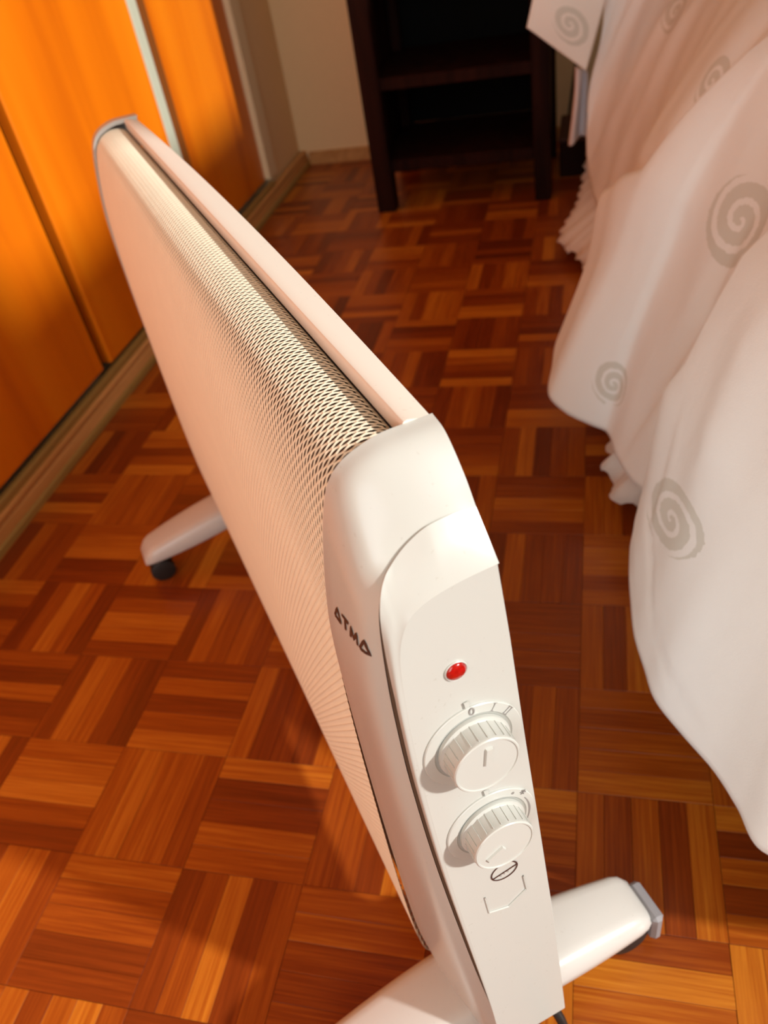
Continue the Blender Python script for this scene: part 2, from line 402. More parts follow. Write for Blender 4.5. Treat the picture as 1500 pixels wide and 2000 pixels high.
def perforated():
    pc, pu = 0.00235, 0.0060; a, b_ = 0.30*pc, 0.70*pc; hh = pu/2
    nc = int((XN-XF)/pc); nr = int((SD[-1]-0.003)/pu)
    c, r = np.meshgrid(np.arange(nc), np.arange(nr), indexing='ij'); c = c.ravel(); r = r.ravel()
    x0 = XF+(c+0.5)*pc; u0 = 0.0012+(r+0.5)*pu+(c % 2)*hh
    off = np.array([(a, hh), (b_, 0), (a, -hh), (-a, -hh), (-b_, 0), (-a, hh)]+
                   [(0, 0.43*pu), (0.30*pc, 0.15*pu), (0.30*pc, -0.15*pu), (0, -0.43*pu), (-0.30*pc, -0.15*pu), (-0.30*pc, 0.15*pu)])
    dep = np.array([0]*6+[-0.00045]*6)
    X = x0[:, None]+off[:, 0]; U = np.clip(u0[:, None]+off[:, 1], 0, SD[-1]-1e-6)
    y, z, ny, nz = sec(U.ravel()); y = y.reshape(U.shape)+ny.reshape(U.shape)*dep; z = z.reshape(U.shape)+nz.reshape(U.shape)*dep
    V = np.stack([X, y, z], -1).reshape(-1, 3)
    tri = np.array([(5, 6, 0), (1, 7, 8), (2, 9, 3), (4, 10, 11)]); quad = np.array([(0, 6, 7, 1), (1, 8, 9, 2), (3, 9, 10, 4), (4, 11, 6, 5)])
    base = (np.arange(len(c))*12)[:, None, None]
    T = (tri[None]+base).reshape(-1, 3); Q = (quad[None]+base).reshape(-1, 4)
    me = bpy.data.meshes.new('perforated_front')
    me.vertices.add(len(V)); me.vertices.foreach_set('co', V.ravel())
    nl = T.size+Q.size; me.loops.add(nl); me.loops.foreach_set('vertex_index', np.r_[T.ravel(), Q.ravel()])
    npl = len(T)+len(Q); me.polygons.add(npl)
    ls = np.r_[np.arange(len(T))*3, T.size+np.arange(len(Q))*4]
    me.polygons.foreach_set('loop_start', ls); me.polygons.foreach_set('loop_total', np.r_[np.full(len(T), 3), np.full(len(Q), 4)])
    me.update(calc_edges=True); me.materials.append(M['mesh'])
    o = bpy.data.objects.new('perforated_front', me); C.objects.link(o); o.parent = heater
    o['kind'] = 'stuff'; o['label'] = 'off-white sheet with fine staggered slots'
perforated()
m = MB(); uu = np.linspace(0, 0.0022, 6); y, z, ny, nz = sec(uu); P = np.stack([np.zeros_like(y), y-ny*0.0003, z-nz*0.0003], -1)
m.grid([P+[XF+0.002, 0, 0], P+[XN, 0, 0]], flip=True); m.build('sheet_margin', M['mesh'], heater, True)
# sheet margin below the rail and the liner with heating element behind the slots
m = MB(); uu = np.linspace(0, SD[-1]-1e-4, 90); y, z, ny, nz = sec(uu)
P = np.stack([np.zeros_like(y), y-ny*0.0075, z-nz*0.0075], -1)
m.grid([P+[XF+0.002, 0, 0], P+[XN+0.01, 0, 0]], flip=True); m.build('heating_element', M['inside'], heater, True)
# rear panel and the rolled top rail
def railw(x): return 0.0262+0.0052*max(0.0, 1-((x+0.02)/0.33)**2)**1.0 if abs(x+0.02) < 0.33 else 0.0262
xs = np.linspace(XF, XN, 40)
railprof = lambda x: [(railw(x), 0.5320), (0.0215, 0.5345), (0.0155, 0.5362), (0.0138, 0.5358), (0.0130, 0.5345), (0.0130, 0.5268), (0.0138, 0.5255), (0.0155, 0.5252), (0.019, 0.5262), (0.022, 0.528),
                      (0.0215, 0.5288), (0.019, 0.5275), (0.0155, 0.5264), (0.0145, 0.5268), (0.0142, 0.528), (0.0142, 0.534), (0.0146, 0.5347), (0.0152, 0.535), (0.0215, 0.5333), (railw(x)-0.0008, 0.5308)]
rail = []
for x in xs: rail.append([(x, yy, zz) for yy, zz in railprof(x)])
m = MB(); m.grid(rail, close_v=True)
n_ = len(rail[0]); m.f += [tuple(range(n_)), tuple(range(40*n_-1, 39*n_-1, -1))]
m.build('top_rail', M['paint'], heater, True, 35)
m = MB()
rear = []
for x in xs:
    w_ = railw(x); rear.append([(x, w_, 0.5318), (x, w_+0.0005, 0.40), (x, 0.0330, 0.25), (x, 0.0352, 0.088), (x, 0.0300, 0.080), (x, -0.026, 0.080)])
m.grid(rear, flip=False); m.build('rear_panel', M['paint'], heater, True, 40)

# control-side end cap: nested outlines from the sheet edge to the flat control face
NT = 120
yl = lambda z: np.interp(z, [0.08, 0.12, 0.19, 0.26, 0.315, 0.377, 0.424, 0.443, 0.46], [-0.0140, -0.0150, -0.0172, -0.0205, -0.0227, -0.0240, -0.0235, -0.0225, -0.0212])
def XP(z): return 0.352+(0.378-0.352)*(z-0.484)/(0.084-0.484)          # plane of the control face
yr = lambda z: np.interp(z, [0.08, 0.2, 0.3, 0.38, 0.45, 0.49, 0.535], [0.0362, 0.0349, 0.0322, 0.0298, 0.0282, 0.0266, 0.0262])
C0 = [(0.306, 0.0262, 0.5348), (0.306, 0.0130, 0.5350), (0.306, 0.003, 0.5348), (0.306, -0.0055, 0.5328), (0.306, -0.0125, 0.5300), (0.306, -0.0180, 0.5258), (0.306, -0.0224, 0.5193), (0.306, -0.0258, 0.509),
      (0.306, -0.0290, 0.495), (0.306, -0.0333, 0.469), (0.306, -0.0363, 0.438), (0.306, -0.0375, 0.38), (0.306, -0.0378, 0.30), (0.306, -0.0370, 0.20), (0.306, -0.0350, 0.13), (0.306, -0.030, 0.078)]
C0i = [(0.3045, p[1]+(0.0012 if p[2] < 0.52 else 0.0004), p[2]-0.0022) for p in C0]
C0a = [(0.3165, 0.0264, 0.5315), (0.3165, 0.0130, 0.5318), (0.3165, 0.003, 0.5310), (0.3165, -0.0055, 0.5292), (0.3165, -0.0125, 0.5258), (0.3165, -0.0178, 0.5210), (0.3165, -0.0222, 0.514), (0.3165, -0.0255, 0.505),
       (0.3168, -0.0287, 0.492), (0.3172, -0.0330, 0.468), (0.3178, -0.0360, 0.437), (0.319, -0.0371, 0.38), (0.321, -0.0372, 0.30), (0.323, -0.0358, 0.20), (0.325, -0.033, 0.13), (0.326, -0.028, 0.078)]
C0b = [(0.3285, 0.0266, 0.5190), (0.3285, 0.0150, 0.5192), (0.3285, 0.006, 0.5186), (0.3288, -0.0030, 0.5160), (0.3295, -0.0105, 0.5115), (0.3308, -0.0168, 0.506), (0.3325, -0.0215, 0.499), (0.3350, -0.0252, 0.491),
       (0.3375, -0.0287, 0.480), (0.3400, -0.0322, 0.456), (0.3415, -0.0343, 0.428), (0.344, -0.0350, 0.378), (0.348, -0.0338, 0.30), (0.354, -0.0292, 0.198), (0.358, -0.0245, 0.128), (0.361, -0.0205, 0.078)]
C1 = [(0.3362, 0.0266, 0.5076), (0.3362, 0.0188, 0.5086), (0.3361, 0.0111, 0.5086), (0.3362, 0.0032, 0.5073), (0.3368, -0.0051, 0.5035), (0.3385, -0.0118, 0.4995), (0.3412, -0.0171, 0.4960), (0.3445, -0.0212, 0.4900),
      (0.3473, -0.0245, 0.4780), (0.3502, -0.0270, 0.452), (0.3520, -0.0281, 0.424), (0.3548, -0.0284, 0.378), (0.3596, -0.0262, 0.303), (0.3665, -0.0200, 0.199), (0.3712, -0.0143, 0.126), (0.3744, -0.0115, 0.078)]
C2 = [(0, 0.0266, 0.4899), (0, 0.0175, 0.4897), (0, 0.0096, 0.4892), (0, 0.0007, 0.4880), (0, -0.0072, 0.4857), (0, -0.0134, 0.4817), (0, -0.0175, 0.4750), (0, -0.0200, 0.467),
      (0, -0.0216, 0.456), (0, -0.0228, 0.436), (0, -0.0236, 0.415), (0, -0.0238, 0.368), (0, -0.0220, 0.295), (0, -0.0172, 0.191), (0, -0.0150, 0.116), (0, -0.0140, 0.080)]
C2 = [(XP(z), y, z) for _, y, z in C2]
def rs(Q):
    # resample every outline with the same knots so that rows stay matched
    Q = np.array(Q); k = np.arange(len(Q)); t = np.linspace(0, len(Q)-1, NT)
    out = np.zeros((NT, 3))
    mm = np.zeros_like(Q); mm[1:-1] = (Q[2:]-Q[:-2])/2; mm[0] = Q[1]-Q[0]; mm[-1] = Q[-1]-Q[-2]
    i = np.minimum(t.astype(int), len(Q)-2); a = (t-i)[:, None]
    return (2*a**3-3*a**2+1)*Q[i]+(a**3-2*a**2+a)*mm[i]+(-2*a**3+3*a**2)*Q[i+1]+(a**3-a**2)*mm[i+1]
def sub(rows, k):
    rows = np.array(rows); n = len(rows); out = []
    mm = np.zeros_like(rows); mm[1:-1] = (rows[2:]-rows[:-2])/2; mm[0] = rows[1]-rows[0]; mm[-1] = rows[-1]-rows[-2]
    for i in range(n-1):
        for j in range(k):
            a = j/k; out.append((2*a**3-3*a**2+1)*rows[i]+(a**3-2*a**2+a)*mm[i]+(-2*a**3+3*a**2)*rows[i+1]+(a**3-a**2)*mm[i+1])
    out.append(rows[-1]); return np.array(out)
def inward(R, d):                                # towards the body's inside
    c = np.array([0.25, 0.0, 0.0]); Q = R.copy(); v = np.stack([c[0]-R[:, 0], -R[:, 1]*1.0, np.minimum(0, 0.46-R[:, 2])], -1)
    v /= np.linalg.norm(v, axis=1)[:, None]; return R+v*d
r0i, r0, r0a, r0b, r1, r2 = map(rs, (C0i, C0, C0a, C0b, C1, C2))
capg = sub([r0, r0a, r0b, r1], 6)
m = MB(); m.grid([r0i, r0], flip=True); m.grid(capg, flip=True); m.grid([r1, inward(r1, 0.004)], flip=True)
# closing wall on the rear side
rear_pts = [tuple(p) for p in capg[:, 0]]+[(XP(0.45)-0.004, yr(0.45), 0.45), (XP(0.3)-0.004, yr(0.3), 0.3), (XP(0.2)-0.004, yr(0.2), 0.2), (XP(0.08)-0.004, yr(0.08), 0.078), (0.306, yr(0.08), 0.078), (0.306, yr(0.3), 0.3), (0.306, yr(0.45), 0.45)]
k = len(m.v); m.v += rear_pts; m.f.append(tuple(range(k, k+len(rear_pts))))
bot = [tuple(p) for p in (r0[-1], r0a[-1], r0b[-1], r1[-1])]+[(XP(0.08)-0.004, yr(0.08), 0.078), (0.306, yr(0.08), 0.078)]
k = len(m.v); m.v += bot; m.f.append(tuple(range(k, k+len(bot))))
cap = m.build('end_cap', M['white'], heater, True, 50); cap['label'] = 'white moulded cap on the dial end'
# raised control housing
step = inward(r1, 0.0035)
nrm = np.array([0.998, 0, 0.065])
def lift(R, d, w):                               # shift out along x/z and slightly outwards
    Q = R.copy(); return Q+np.array([d, 0, 0.6*d])*w[:, None]
wtop = np.clip((r1[:, 2]-0.44)/0.05, 0, 1)
fade = np.clip(np.arange(NT)/22.0, 0, 1)
r1r = r1+np.stack([0.0012+0*wtop, 0.0016*(1-wtop), 0.0014*wtop], -1)*fade[:, None]
rm = 0.5*(r1r+r2)+np.stack([0.0009+0.0*wtop, -0.0009*(1-wtop), 0.0008*wtop], -1)*fade[:, None]
hous = sub([r1r, rm, r2], 8)
m = MB(); m.grid([step+np.stack([0*wtop, 0.0016*(1-wtop), 0*wtop], -1), r1r], flip=True); m.grid(hous, flip=True)
zc = np.linspace(0.4899, 0.080, 30)
right = np.array([(XP(z)-0.0003, yr(z)-0.0008, z) for z in zc]); rim = np.array([(XP(z)-0.0016, yr(z), z) for z in zc]); low = np.array([(XP(z)-0.0085, yr(z)-0.0002, z) for z in zc])
m.grid([right, rim, low], flip=True)
hs = [tuple(p) for p in hous[:, 0]]; 
k = len(m.v); q = hs+[tuple(low[0])]; m.v += q; m.f.append(tuple(range(k, k+len(q))))
# flat face as strips from the left outline to the right edge
zz = np.linspace(0, 1, NT); L2 = r2
face_rows = []
seg = np.array([(XP(z), np.interp(-z, -r2[::1, 2], r2[:, 1]), z) for z in zc])
tri_pts = [tuple(p) for p in r2]+[tuple(p) for p in right[::-1]]
k = len(m.v); m.v += tri_pts; m.f.append(tuple(range(k+len(tri_pts)-1, k-1, -1)))
ctrl = m.build('control_panel', M['white'], heater, True, 30); ctrl['label'] = 'flat white control face with two dials'
# dark strip painting the shade in the joint between cap and housing
m = MB(); m.grid([r1+np.array([0.0001, 0.0003, -0.0004]), r1r+np.array([-0.0006, 0.0004, -0.0006])], flip=True); 
m.build('joint_line', M['groove'], heater, True)

# far end cap
FC = [np.array([(XF-d, p[1]*s+0.0*(1-s), (p[2]-0.30)*sz+0.30) for p in C0]) for d, s, sz in ((-0.003, 0.98, 0.99), (-0.0032, 1.03, 1.007), (0.010, 1.03, 1.007), (0.0145, 0.99, 1.000), (0.0165, 0.90, 0.985))]
fr = [rs(q) for q in FC]
m = MB(); m.grid(np.array(fr), flip=False)
last = [tuple(p) for p in fr[-1]]+[(XF-0.0165, 0.024, 0.10)]; k = len(m.v); m.v += last; m.f.append(tuple(range(k, k+len(last))))
rp = [tuple(f[0]) for f in fr]+[(XF-0.0165, 0.034, 0.078), (XF+0.004, 0.034, 0.078)]; k = len(m.v); m.v += rp; m.f.append(tuple(range(k+len(rp)-1, k-1, -1)))
m.build('end_cap', M['white'], heater, True, 50)

# dials
e_n = np.array([0.99789, 0, 0.06486]); e_y = np.array([0, 1.0, 0]); e_up = np.cross(e_n, e_y); e_up = e_up/np.linalg.norm(e_up)
if e_up[2] < 0: e_up = -e_up
def onface(y, z, t=0.0): return np.array([XP(z), y, z])+e_n*t
def disc_frame(c, t): return lambda a, r: c+e_n*t+r*(math.sin(a)*e_y+math.cos(a)*e_up)
def text_mesh(name, s, size, org, ex, ey, mat, parent, depth=0.0002, bold=False):
    cu = bpy.data.curves.new(name, 'FONT'); cu.body = s; cu.size = size; cu.align_x = 'CENTER'; cu.align_y = 'CENTER'; cu.extrude = depth
    if bold: cu.offset = size*0.02
    tmp = bpy.data.objects.new(name, cu); C.objects.link(tmp)
    dg = bpy.context.evaluated_depsgraph_get(); me = bpy.data.meshes.new_from_object(tmp.evaluated_get(dg))
    bpy.data.objects.remove(tmp); bpy.data.curves.remove(cu)
    me.name = name; me.materials.clear(); me.materials.append(mat)
    ez = np.cross(ex, ey)
    for v in me.vertices:
        p = org+ex*v.co.x+ey*v.co.y+ez*v.co.z; v.co = tuple(p)
    o = bpy.data.objects.new(name, me); C.objects.link(o); o.parent = parent; return o
def dial(cy, cz, ang, marks):
    c = onface(cy, cz)
    m = MB(); m.lathe([(0.0246, -0.001), (0.0246, 0.0006), (0.0242, 0.0010), (0.0196, 0.0012), (0.0190, 0.0006), (0.0172, 0.0004)], c, e_n, 72)
    plate = m.build('dial_plate', M['whiteclean'], heater, True, 40)
    fr_ = disc_frame(c, 0)
    # pointer notch above the plate
    mk = MB(); p = [c+e_n*0.0004+e_up*u+e_y*v for u, v in ((0.0252, -0.0009), (0.0252, 0.0009), (0.0287, 0.0012), (0.0287, -0.0012))]
    mk.add(p+[q+e_n*0.0006 for q in p], [(3, 2, 1, 0), (4, 5, 6, 7), (0, 1, 5, 4), (1, 2, 6, 5), (2, 3, 7, 6), (3, 0, 4, 7)])
    mk.build('index_mark', M['whiteclean'], plate)
    m = MB(); m.lathe([(0.0178, 0.0006), (0.0180, 0.0012), (0.0178, 0.0026), (0.0166, 0.0030), (0.0163, 0.0034), (0.0161, 0.0118), (0.0163, 0.0124), (0.0162, 0.0134), (0.0157, 0.0139), (0.0151, 0.0139), (0.0148, 0.0134), (0.0, 0.0135)], c, e_n, 96, False)
    knob = m.build('dial_knob', M['whiteclean'], heater, True, 35)
    m = MB()
    for k in range(24):
        a = 2*math.pi*k/24+ang
        rd = math.sin(a)*e_y+math.cos(a)*e_up; tg = np.cross(e_n, rd)
        P = []
        for t in (0.0034, 0.0122):
            for r_, w in ((0.0158, -0.0003), (0.0158, 0.0003), (0.01655, 0.00018), (0.01655, -0.00018)): P.append(c+e_n*t+rd*r_+tg*w)
        m.add(P, [(0, 1, 2, 3), (7, 6, 5, 4), (0, 4, 5, 1), (1, 5, 6, 2), (2, 6, 7, 3), (3, 7, 4, 0)])
    m.build('grip_ribs', M['whiteclean'], knob)
    # raised pointer bar on the knob face
    rd = math.sin(ang)*e_y+math.cos(ang)*e_up; tg = np.cross(e_n, rd); m = MB()
    P = [c+e_n*t+rd*u+tg*w for t in (0.0133, 0.0146) for u, w in ((0.0005, -0.0019), (0.0005, 0.0019), (0.0112, 0.0019), (0.0112, -0.0019))]
    P = P[:4]+[c+e_n*0.0146+rd*u+tg*w for u, w in ((0.0010, -0.0015), (0.0010, 0.0015), (0.0108, 0.0015), (0.0108, -0.0015))]
    m.add(P, [(3, 2, 1, 0), (4, 5, 6, 7), (0, 1, 5, 4), (1, 2, 6, 5), (2, 3, 7, 6), (3, 0, 4, 7)])
    m.build('pointer', M['whiteclean'], knob)
    for s, a, size in marks:
        a = math.radians(a); rd = math.sin(a)*e_y+math.cos(a)*e_up; tg = math.cos(a)*e_y-math.sin(a)*e_up
        o3 = c+e_n*0.0013+rd*0.0221
        if s in ('I', 'II'):
            mm = MB(); h2, w2 = 0.0021, 0.00022
            def rect(u0, u1, v0, v1): mm.add([o3+tg*u+rd*v for u, v in ((u0, v0), (u1, v0), (u1, v1), (u0, v1))], [(0, 1, 2, 3)])
            for dx in ((0.0,) if s == 'I' else (-0.0009, 0.0009)): rect(dx-w2, dx+w2, -h2, h2)
            e = 0.0009 if s == 'I' else 0.0016
            rect(-e, e, h2, h2+0.0003); rect(-e, e, -h2-0.0003, -h2)
            mm.build('dial_mark', M['greyink'], plate)
        else: text_mesh('dial_mark', s, size, o3, tg, rd, M['greyink'], plate)
    return c, plate
dial(0.0030, 0.3950, math.radians(10), [('0', 4, 0.0062), ('I', 33, 0.006), ('II', 57, 0.006)])
c2_, plate2 = dial(0.0050, 0.3295, math.radians(-118), [('*', 53, 0.0075)])
m = MB(); a = math.radians(38); m.lathe([(0.0008, 0.0011), (0.0008, 0.0013), (0, 0.0013)], c2_+0.0218*(math.sin(a)*e_y+math.cos(a)*e_up), e_n, 16, False); m.build('dial_mark', M['greyink'], plate2)
m = MB(); rows = [[], []]
for a in np.linspace(math.radians(64), math.radians(118), 24):
    w = 0.0008*(1-abs((a-math.radians(91))/math.radians(30)))+0.0003
    rows[0].append(c2_+e_n*0.00125+(0.0214-w/2)*(math.sin(a)*e_y+math.cos(a)*e_up)); rows[1].append(c2_+e_n*0.00125+(0.0214+w/2)*(math.sin(a)*e_y+math.cos(a)*e_up))
m.grid(rows); m.build('dial_mark', M['greyink'], plate2)
# indicator lamp
c = onface(0.0012, 0.4442)
m = MB(); m.lathe([(0.0053, -0.001), (0.0053, 0.0005), (0.0050, 0.0008), (0.0047, 0.0006)], c, e_n, 40, False); ring = m.build('lamp_bezel', M['whiteclean'], heater, True, 40)
m = MB(); m.lathe([(0.0047, 0.0002), (0.0046, 0.0009), (0.0036, 0.0016), (0.0018, 0.0020), (0.0, 0.0021)], c, e_n, 40, False)
o = m.build('indicator_lamp', M['lens'], heater, True, 50); o['label'] = 'small round red indicator lamp'
# warning badge (oval with a bar) and embossed outline under the dials
def stroke(pts, w, t, closed=False):
    pts = [np.array(p, float) for p in pts]; rows = [[], []]; n = len(pts)
    for i, p in enumerate(pts):
        q0 = pts[i-1] if (i > 0 or closed) else p; q1 = pts[(i+1) % n] if (i < n-1 or closed) else p
        d = q1-q0; d /= np.linalg.norm(d)+1e-12; nn = np.array([-d[1], d[0]])
        for k, sg in ((0, -1), (1, 1)):
            y, z = p+nn*sg*w/2; rows[k].append(onface(y, z, t))
    m = MB(); 
    if closed: rows = [r+[r[0]] for r in rows]
    m.grid(rows); return m
bc = (0.0078, 0.2830)
def el(a, rx=0.0078, rz=0.0068): return (bc[0]+rx*math.cos(a), bc[1]+rz*math.sin(a))
m = stroke([el(a) for a in np.linspace(0, 2*math.pi, 40, endpoint=False)], 0.0008, 0.00025, True); badge = m.build('warning_badge', M['ink'], heater)
stroke([el(math.radians(200)), el(math.radians(2))], 0.0008, 0.0003).build('badge_bar', M['ink'], badge)
m = MB()
for k in range(3): 
    mm_ = stroke([(bc[0]-0.0025+k*0.0022, bc[1]-0.0036+k*0.0003), (bc[0]-0.0022+k*0.0022, bc[1]-0.0012+k*0.0003)], 0.0004, 0.0003); m.add(mm_.v, mm_.f)
m.build('badge_print', M['greyink'], badge)
pts = [(0.0182, 0.2690), (0.0191, 0.2545), (0.0068, 0.2464), (-0.0051, 0.2509), (-0.0059, 0.2680)]
m = MB(); rows = []
for off, t in ((0.0006, 0.0), (0.0002, 0.0007), (-0.0002, 0.0007), (-0.0006, 0.0)):
    cpt = np.mean(pts, axis=0); rows.append([onface(*(np.array(p)+(cpt-np.array(p))/np.linalg.norm(cpt-np.array(p))*off), t) for p in pts])
m.grid(rows); m.build('embossed_outline', M['whiteclean'], heater)

# name lettering on the front of the cap: A T M A
def capsurf(x, z):
    d = (capg[:, :, 0]-x)**2+(capg[:, :, 2]-z)**2*0.6
    d = np.where(capg[:, :, 1] < -0.012, d, 9.0); i = np.argsort(d.ravel())[:6]
    w = 1/(d.ravel()[i]+1e-9); return float((capg[:, :, 1].ravel()[i]*w).sum()/w.sum())
LET = {'A': [[(0, 0), (0.5, 1), (1, 0), (0, 0)]], 'T': [[(-0.05, 1), (1.05, 1)], [(0.5, 1), (0.5, 0)]], 'M': [[(0, 0), (0.12, 1), (0.5, 0.15), (0.88, 1), (1, 0)]]}
tx0, tz0, tw, th = 0.3160, 0.4625, 0.0058, 0.0062
for k, ch in enumerate('ATMA'):
    m = MB()
    for line in LET[ch]:
        P = []
        for (a0, b0), (a1, b1) in zip(line[:-1], line[1:]):
            for q in np.linspace(0, 1, 5, endpoint=False): P.append((a0+(a1-a0)*q, b0+(b1-b0)*q))
        P.append(line[-1]); rows = [[], []]
        for i, p in enumerate(P):
            q0 = np.array(P[max(i-1, 0)]); q1 = np.array(P[min(i+1, len(P)-1)]); d = (q1-q0)*np.array([tw, th]); d /= np.linalg.norm(d)+1e-12; nn = np.array([-d[1], d[0]])
            for kk, sg in ((0, -1), (1, 1)):
                x = tx0+k*tw*1.28+p[0]*tw+nn[0]*sg*0.00075; z = tz0+p[1]*th+nn[1]*sg*0.00075
                rows[kk].append((x, capsurf(x, z)-0.00045, z))
        m.grid(rows)
    m.build('letter', M['ink'], heater)

# feet with casters
def foot(xc, name):
    rows = []
    for s in np.linspace(-1, 1, 41):
        a = abs(s); y = -0.0045+s*0.1415
        w = 0.0305-0.0085*a**2; w *= 1 if a < 0.9 else math.sqrt(max(0.0, 1-((a-0.9)/0.11)**2))*0.35+0.65
        zt = 0.0815-0.028*a**1.6; zb = 0.040-0.006*a+0.03*(1-a)**2*0.5
        if a > 0.9: zt -= 0.010*((a-0.9)/0.1)**2
        sec_ = []
        for q in range(20):
            t = 2*math.pi*q/20; cx = math.copysign(abs(math.cos(t))**0.45, math.cos(t)); sz = math.copysign(abs(math.sin(t))**0.45, math.sin(t))
            sec_.append((xc+w*cx*(1.0 if sz < 0 else 1-0.16*sz), y, (zt+zb)/2+(zt-zb)/2*sz))
        rows.append(sec_)
    m = MB(); m.grid(rows, close_v=True, flip=True); n = 20; m.f += [tuple(range(n)), tuple(range(41*n-1, 40*n-1, -1))]
    f = m.build('foot', M['footwhite'], heater, True, 60)
    for sg in (-1, 1):
        yc = -0.129 if sg < 0 else 0.119
        m = MB(); m.bbox(xc-0.0135, xc+0.0135, yc-0.012*1, yc+0.012, 0.026, 0.046, 0.003)
        if sg > 0: m.bbox(xc-0.012, xc+0.0225, yc+0.0155, yc+0.0255, 0.012, 0.047, 0.003)
        fork = m.build('caster_fork', M['grey'] if sg > 0 else M['rubber'], f)
        m = MB()
        for dx in (-0.0115, 0.0115):
            m.lathe([(0.0, -0.006), (0.0130, -0.006), (0.0160, -0.0045), (0.0163, 0.0), (0.0160, 0.0045), (0.0130, 0.006), (0.0, 0.006)], (xc+dx, yc, 0.0163), (1, 0, 0), 28, False)
        m.build('caster_wheel', M['rubber'], f, True, 40)
    return f
foot(0.3285, 'near'); foot(-0.327, 'far')
# power cord leaving under the control end
def to_loc(X): X = np.asarray(X)-HO; return (-(X@hv), X@nv, X[2])
P = catmull([(0.330, 0.020, 0.085), (0.350, 0.026, 0.068), to_loc(at_z(1090, 1982, 0.040)), to_loc(at_z(1108, 2025, 0.012)), to_loc(at_z(1130, 2080, 0.0045)), to_loc(at_z(1200, 2200, 0.0045)), to_loc(at_z(1500, 2350, 0.0045))], 60)
m = MB(); m.tube(P, 0.0036, 12); m.build('power_cord', M['rubber'], heater, True)

# ------------------------------------------------------------------ dark shelf unit by the back wall
sh = tag(empty('open_shelf_unit', (0.295, 1.45, 0)), 'dark wenge open shelf unit standing against the cream back wall', 'shelf')
def sbox(name, x0, x1, y0, y1, z0, z1, mat='dark', b=0.002): return boxo(name, (x0-0.295, x1-0.295, y0-1.45, y1-1.45, z0, z1), M[mat], sh, b)
for x0, x1 in ((0.084, 0.129), (0.470, 0.508)):
    sbox('post', x0, x1, 1.300, 1.345, 0, 1.05); sbox('post', x0, x1, 1.60, 1.645, 0, 1.05)
for z0, z1 in ((0.092, 0.118), (0.272, 0.298), (0.52, 0.546), (0.78, 0.806)):
    sbox('shelf_board', 0.106, 0.486, 1.310, 1.625, z0, z1, 'dark')
sbox('top_board', 0.07, 0.522, 1.29, 1.66, 1.05, 1.075)
sbox('back_panel', 0.106, 0.486, 1.625, 1.635, 0.118, 1.05, 'darker', 0)
for x0, x1 in ((0.092, 0.104), (0.488, 0.500)): sbox('side_panel', x0, x1, 1.345, 1.60, 0.092, 1.05, 'dark')
bx = tag(empty('storage_box', (0.60, 1.545, 0)), 'low dark brown box on the floor between shelf unit and bed', 'box')
boxo('box_body', (-0.078, 0.16, -0.10, 0.10, 0, 0.082), M['dark'], bx, 0.003); boxo('lid', (-0.080, 0.162, -0.102, 0.102, 0.082, 0.092), M['gap'], bx, 0.003)
P = catmull([(0.585, 1.745, 0.40), (0.565, 1.744, 0.25), (0.545, 1.744, 0.12), (0.535, 1.738, 0.05)], 30)
m = MB(); m.tube(P, 0.004, 8); o = m.build('cable', M['rubber'], None, True); tag(o, 'thin black cable hanging down the wall behind the bed', 'cable')

# ------------------------------------------------------------------ bed, skirt, bedspread
bed = tag(empty('bed', (1.45, 0.60, 0)), 'bed beneath a white bedspread with grey spiral prints', 'bed')
def bbx(name, x0, x1, y0, y1, z0, z1, mat, b=0.02): return boxo(name, (x0-1.45, x1-1.45, y0-0.60, y1-0.60, z0, z1), mat, bed, b)
M['mattress'] = plain('mattress_ticking', (0.7, 0.68, 0.64), 0.9)
bbx('mattress', 0.92, 2.04, -0.155, 1.56, 0.30, 0.565, M['mattress'], 0.03); bbx('bed_base', 0.84, 2.04, -0.14, 1.56, 0.14, 0.30, M['dark'], 0.01)
for x in (0.88, 1.98):
    for y in (-0.10, 1.50): bbx('leg', x, x+0.05, y, y+0.05, 0, 0.14, M['dark'], 0.003)

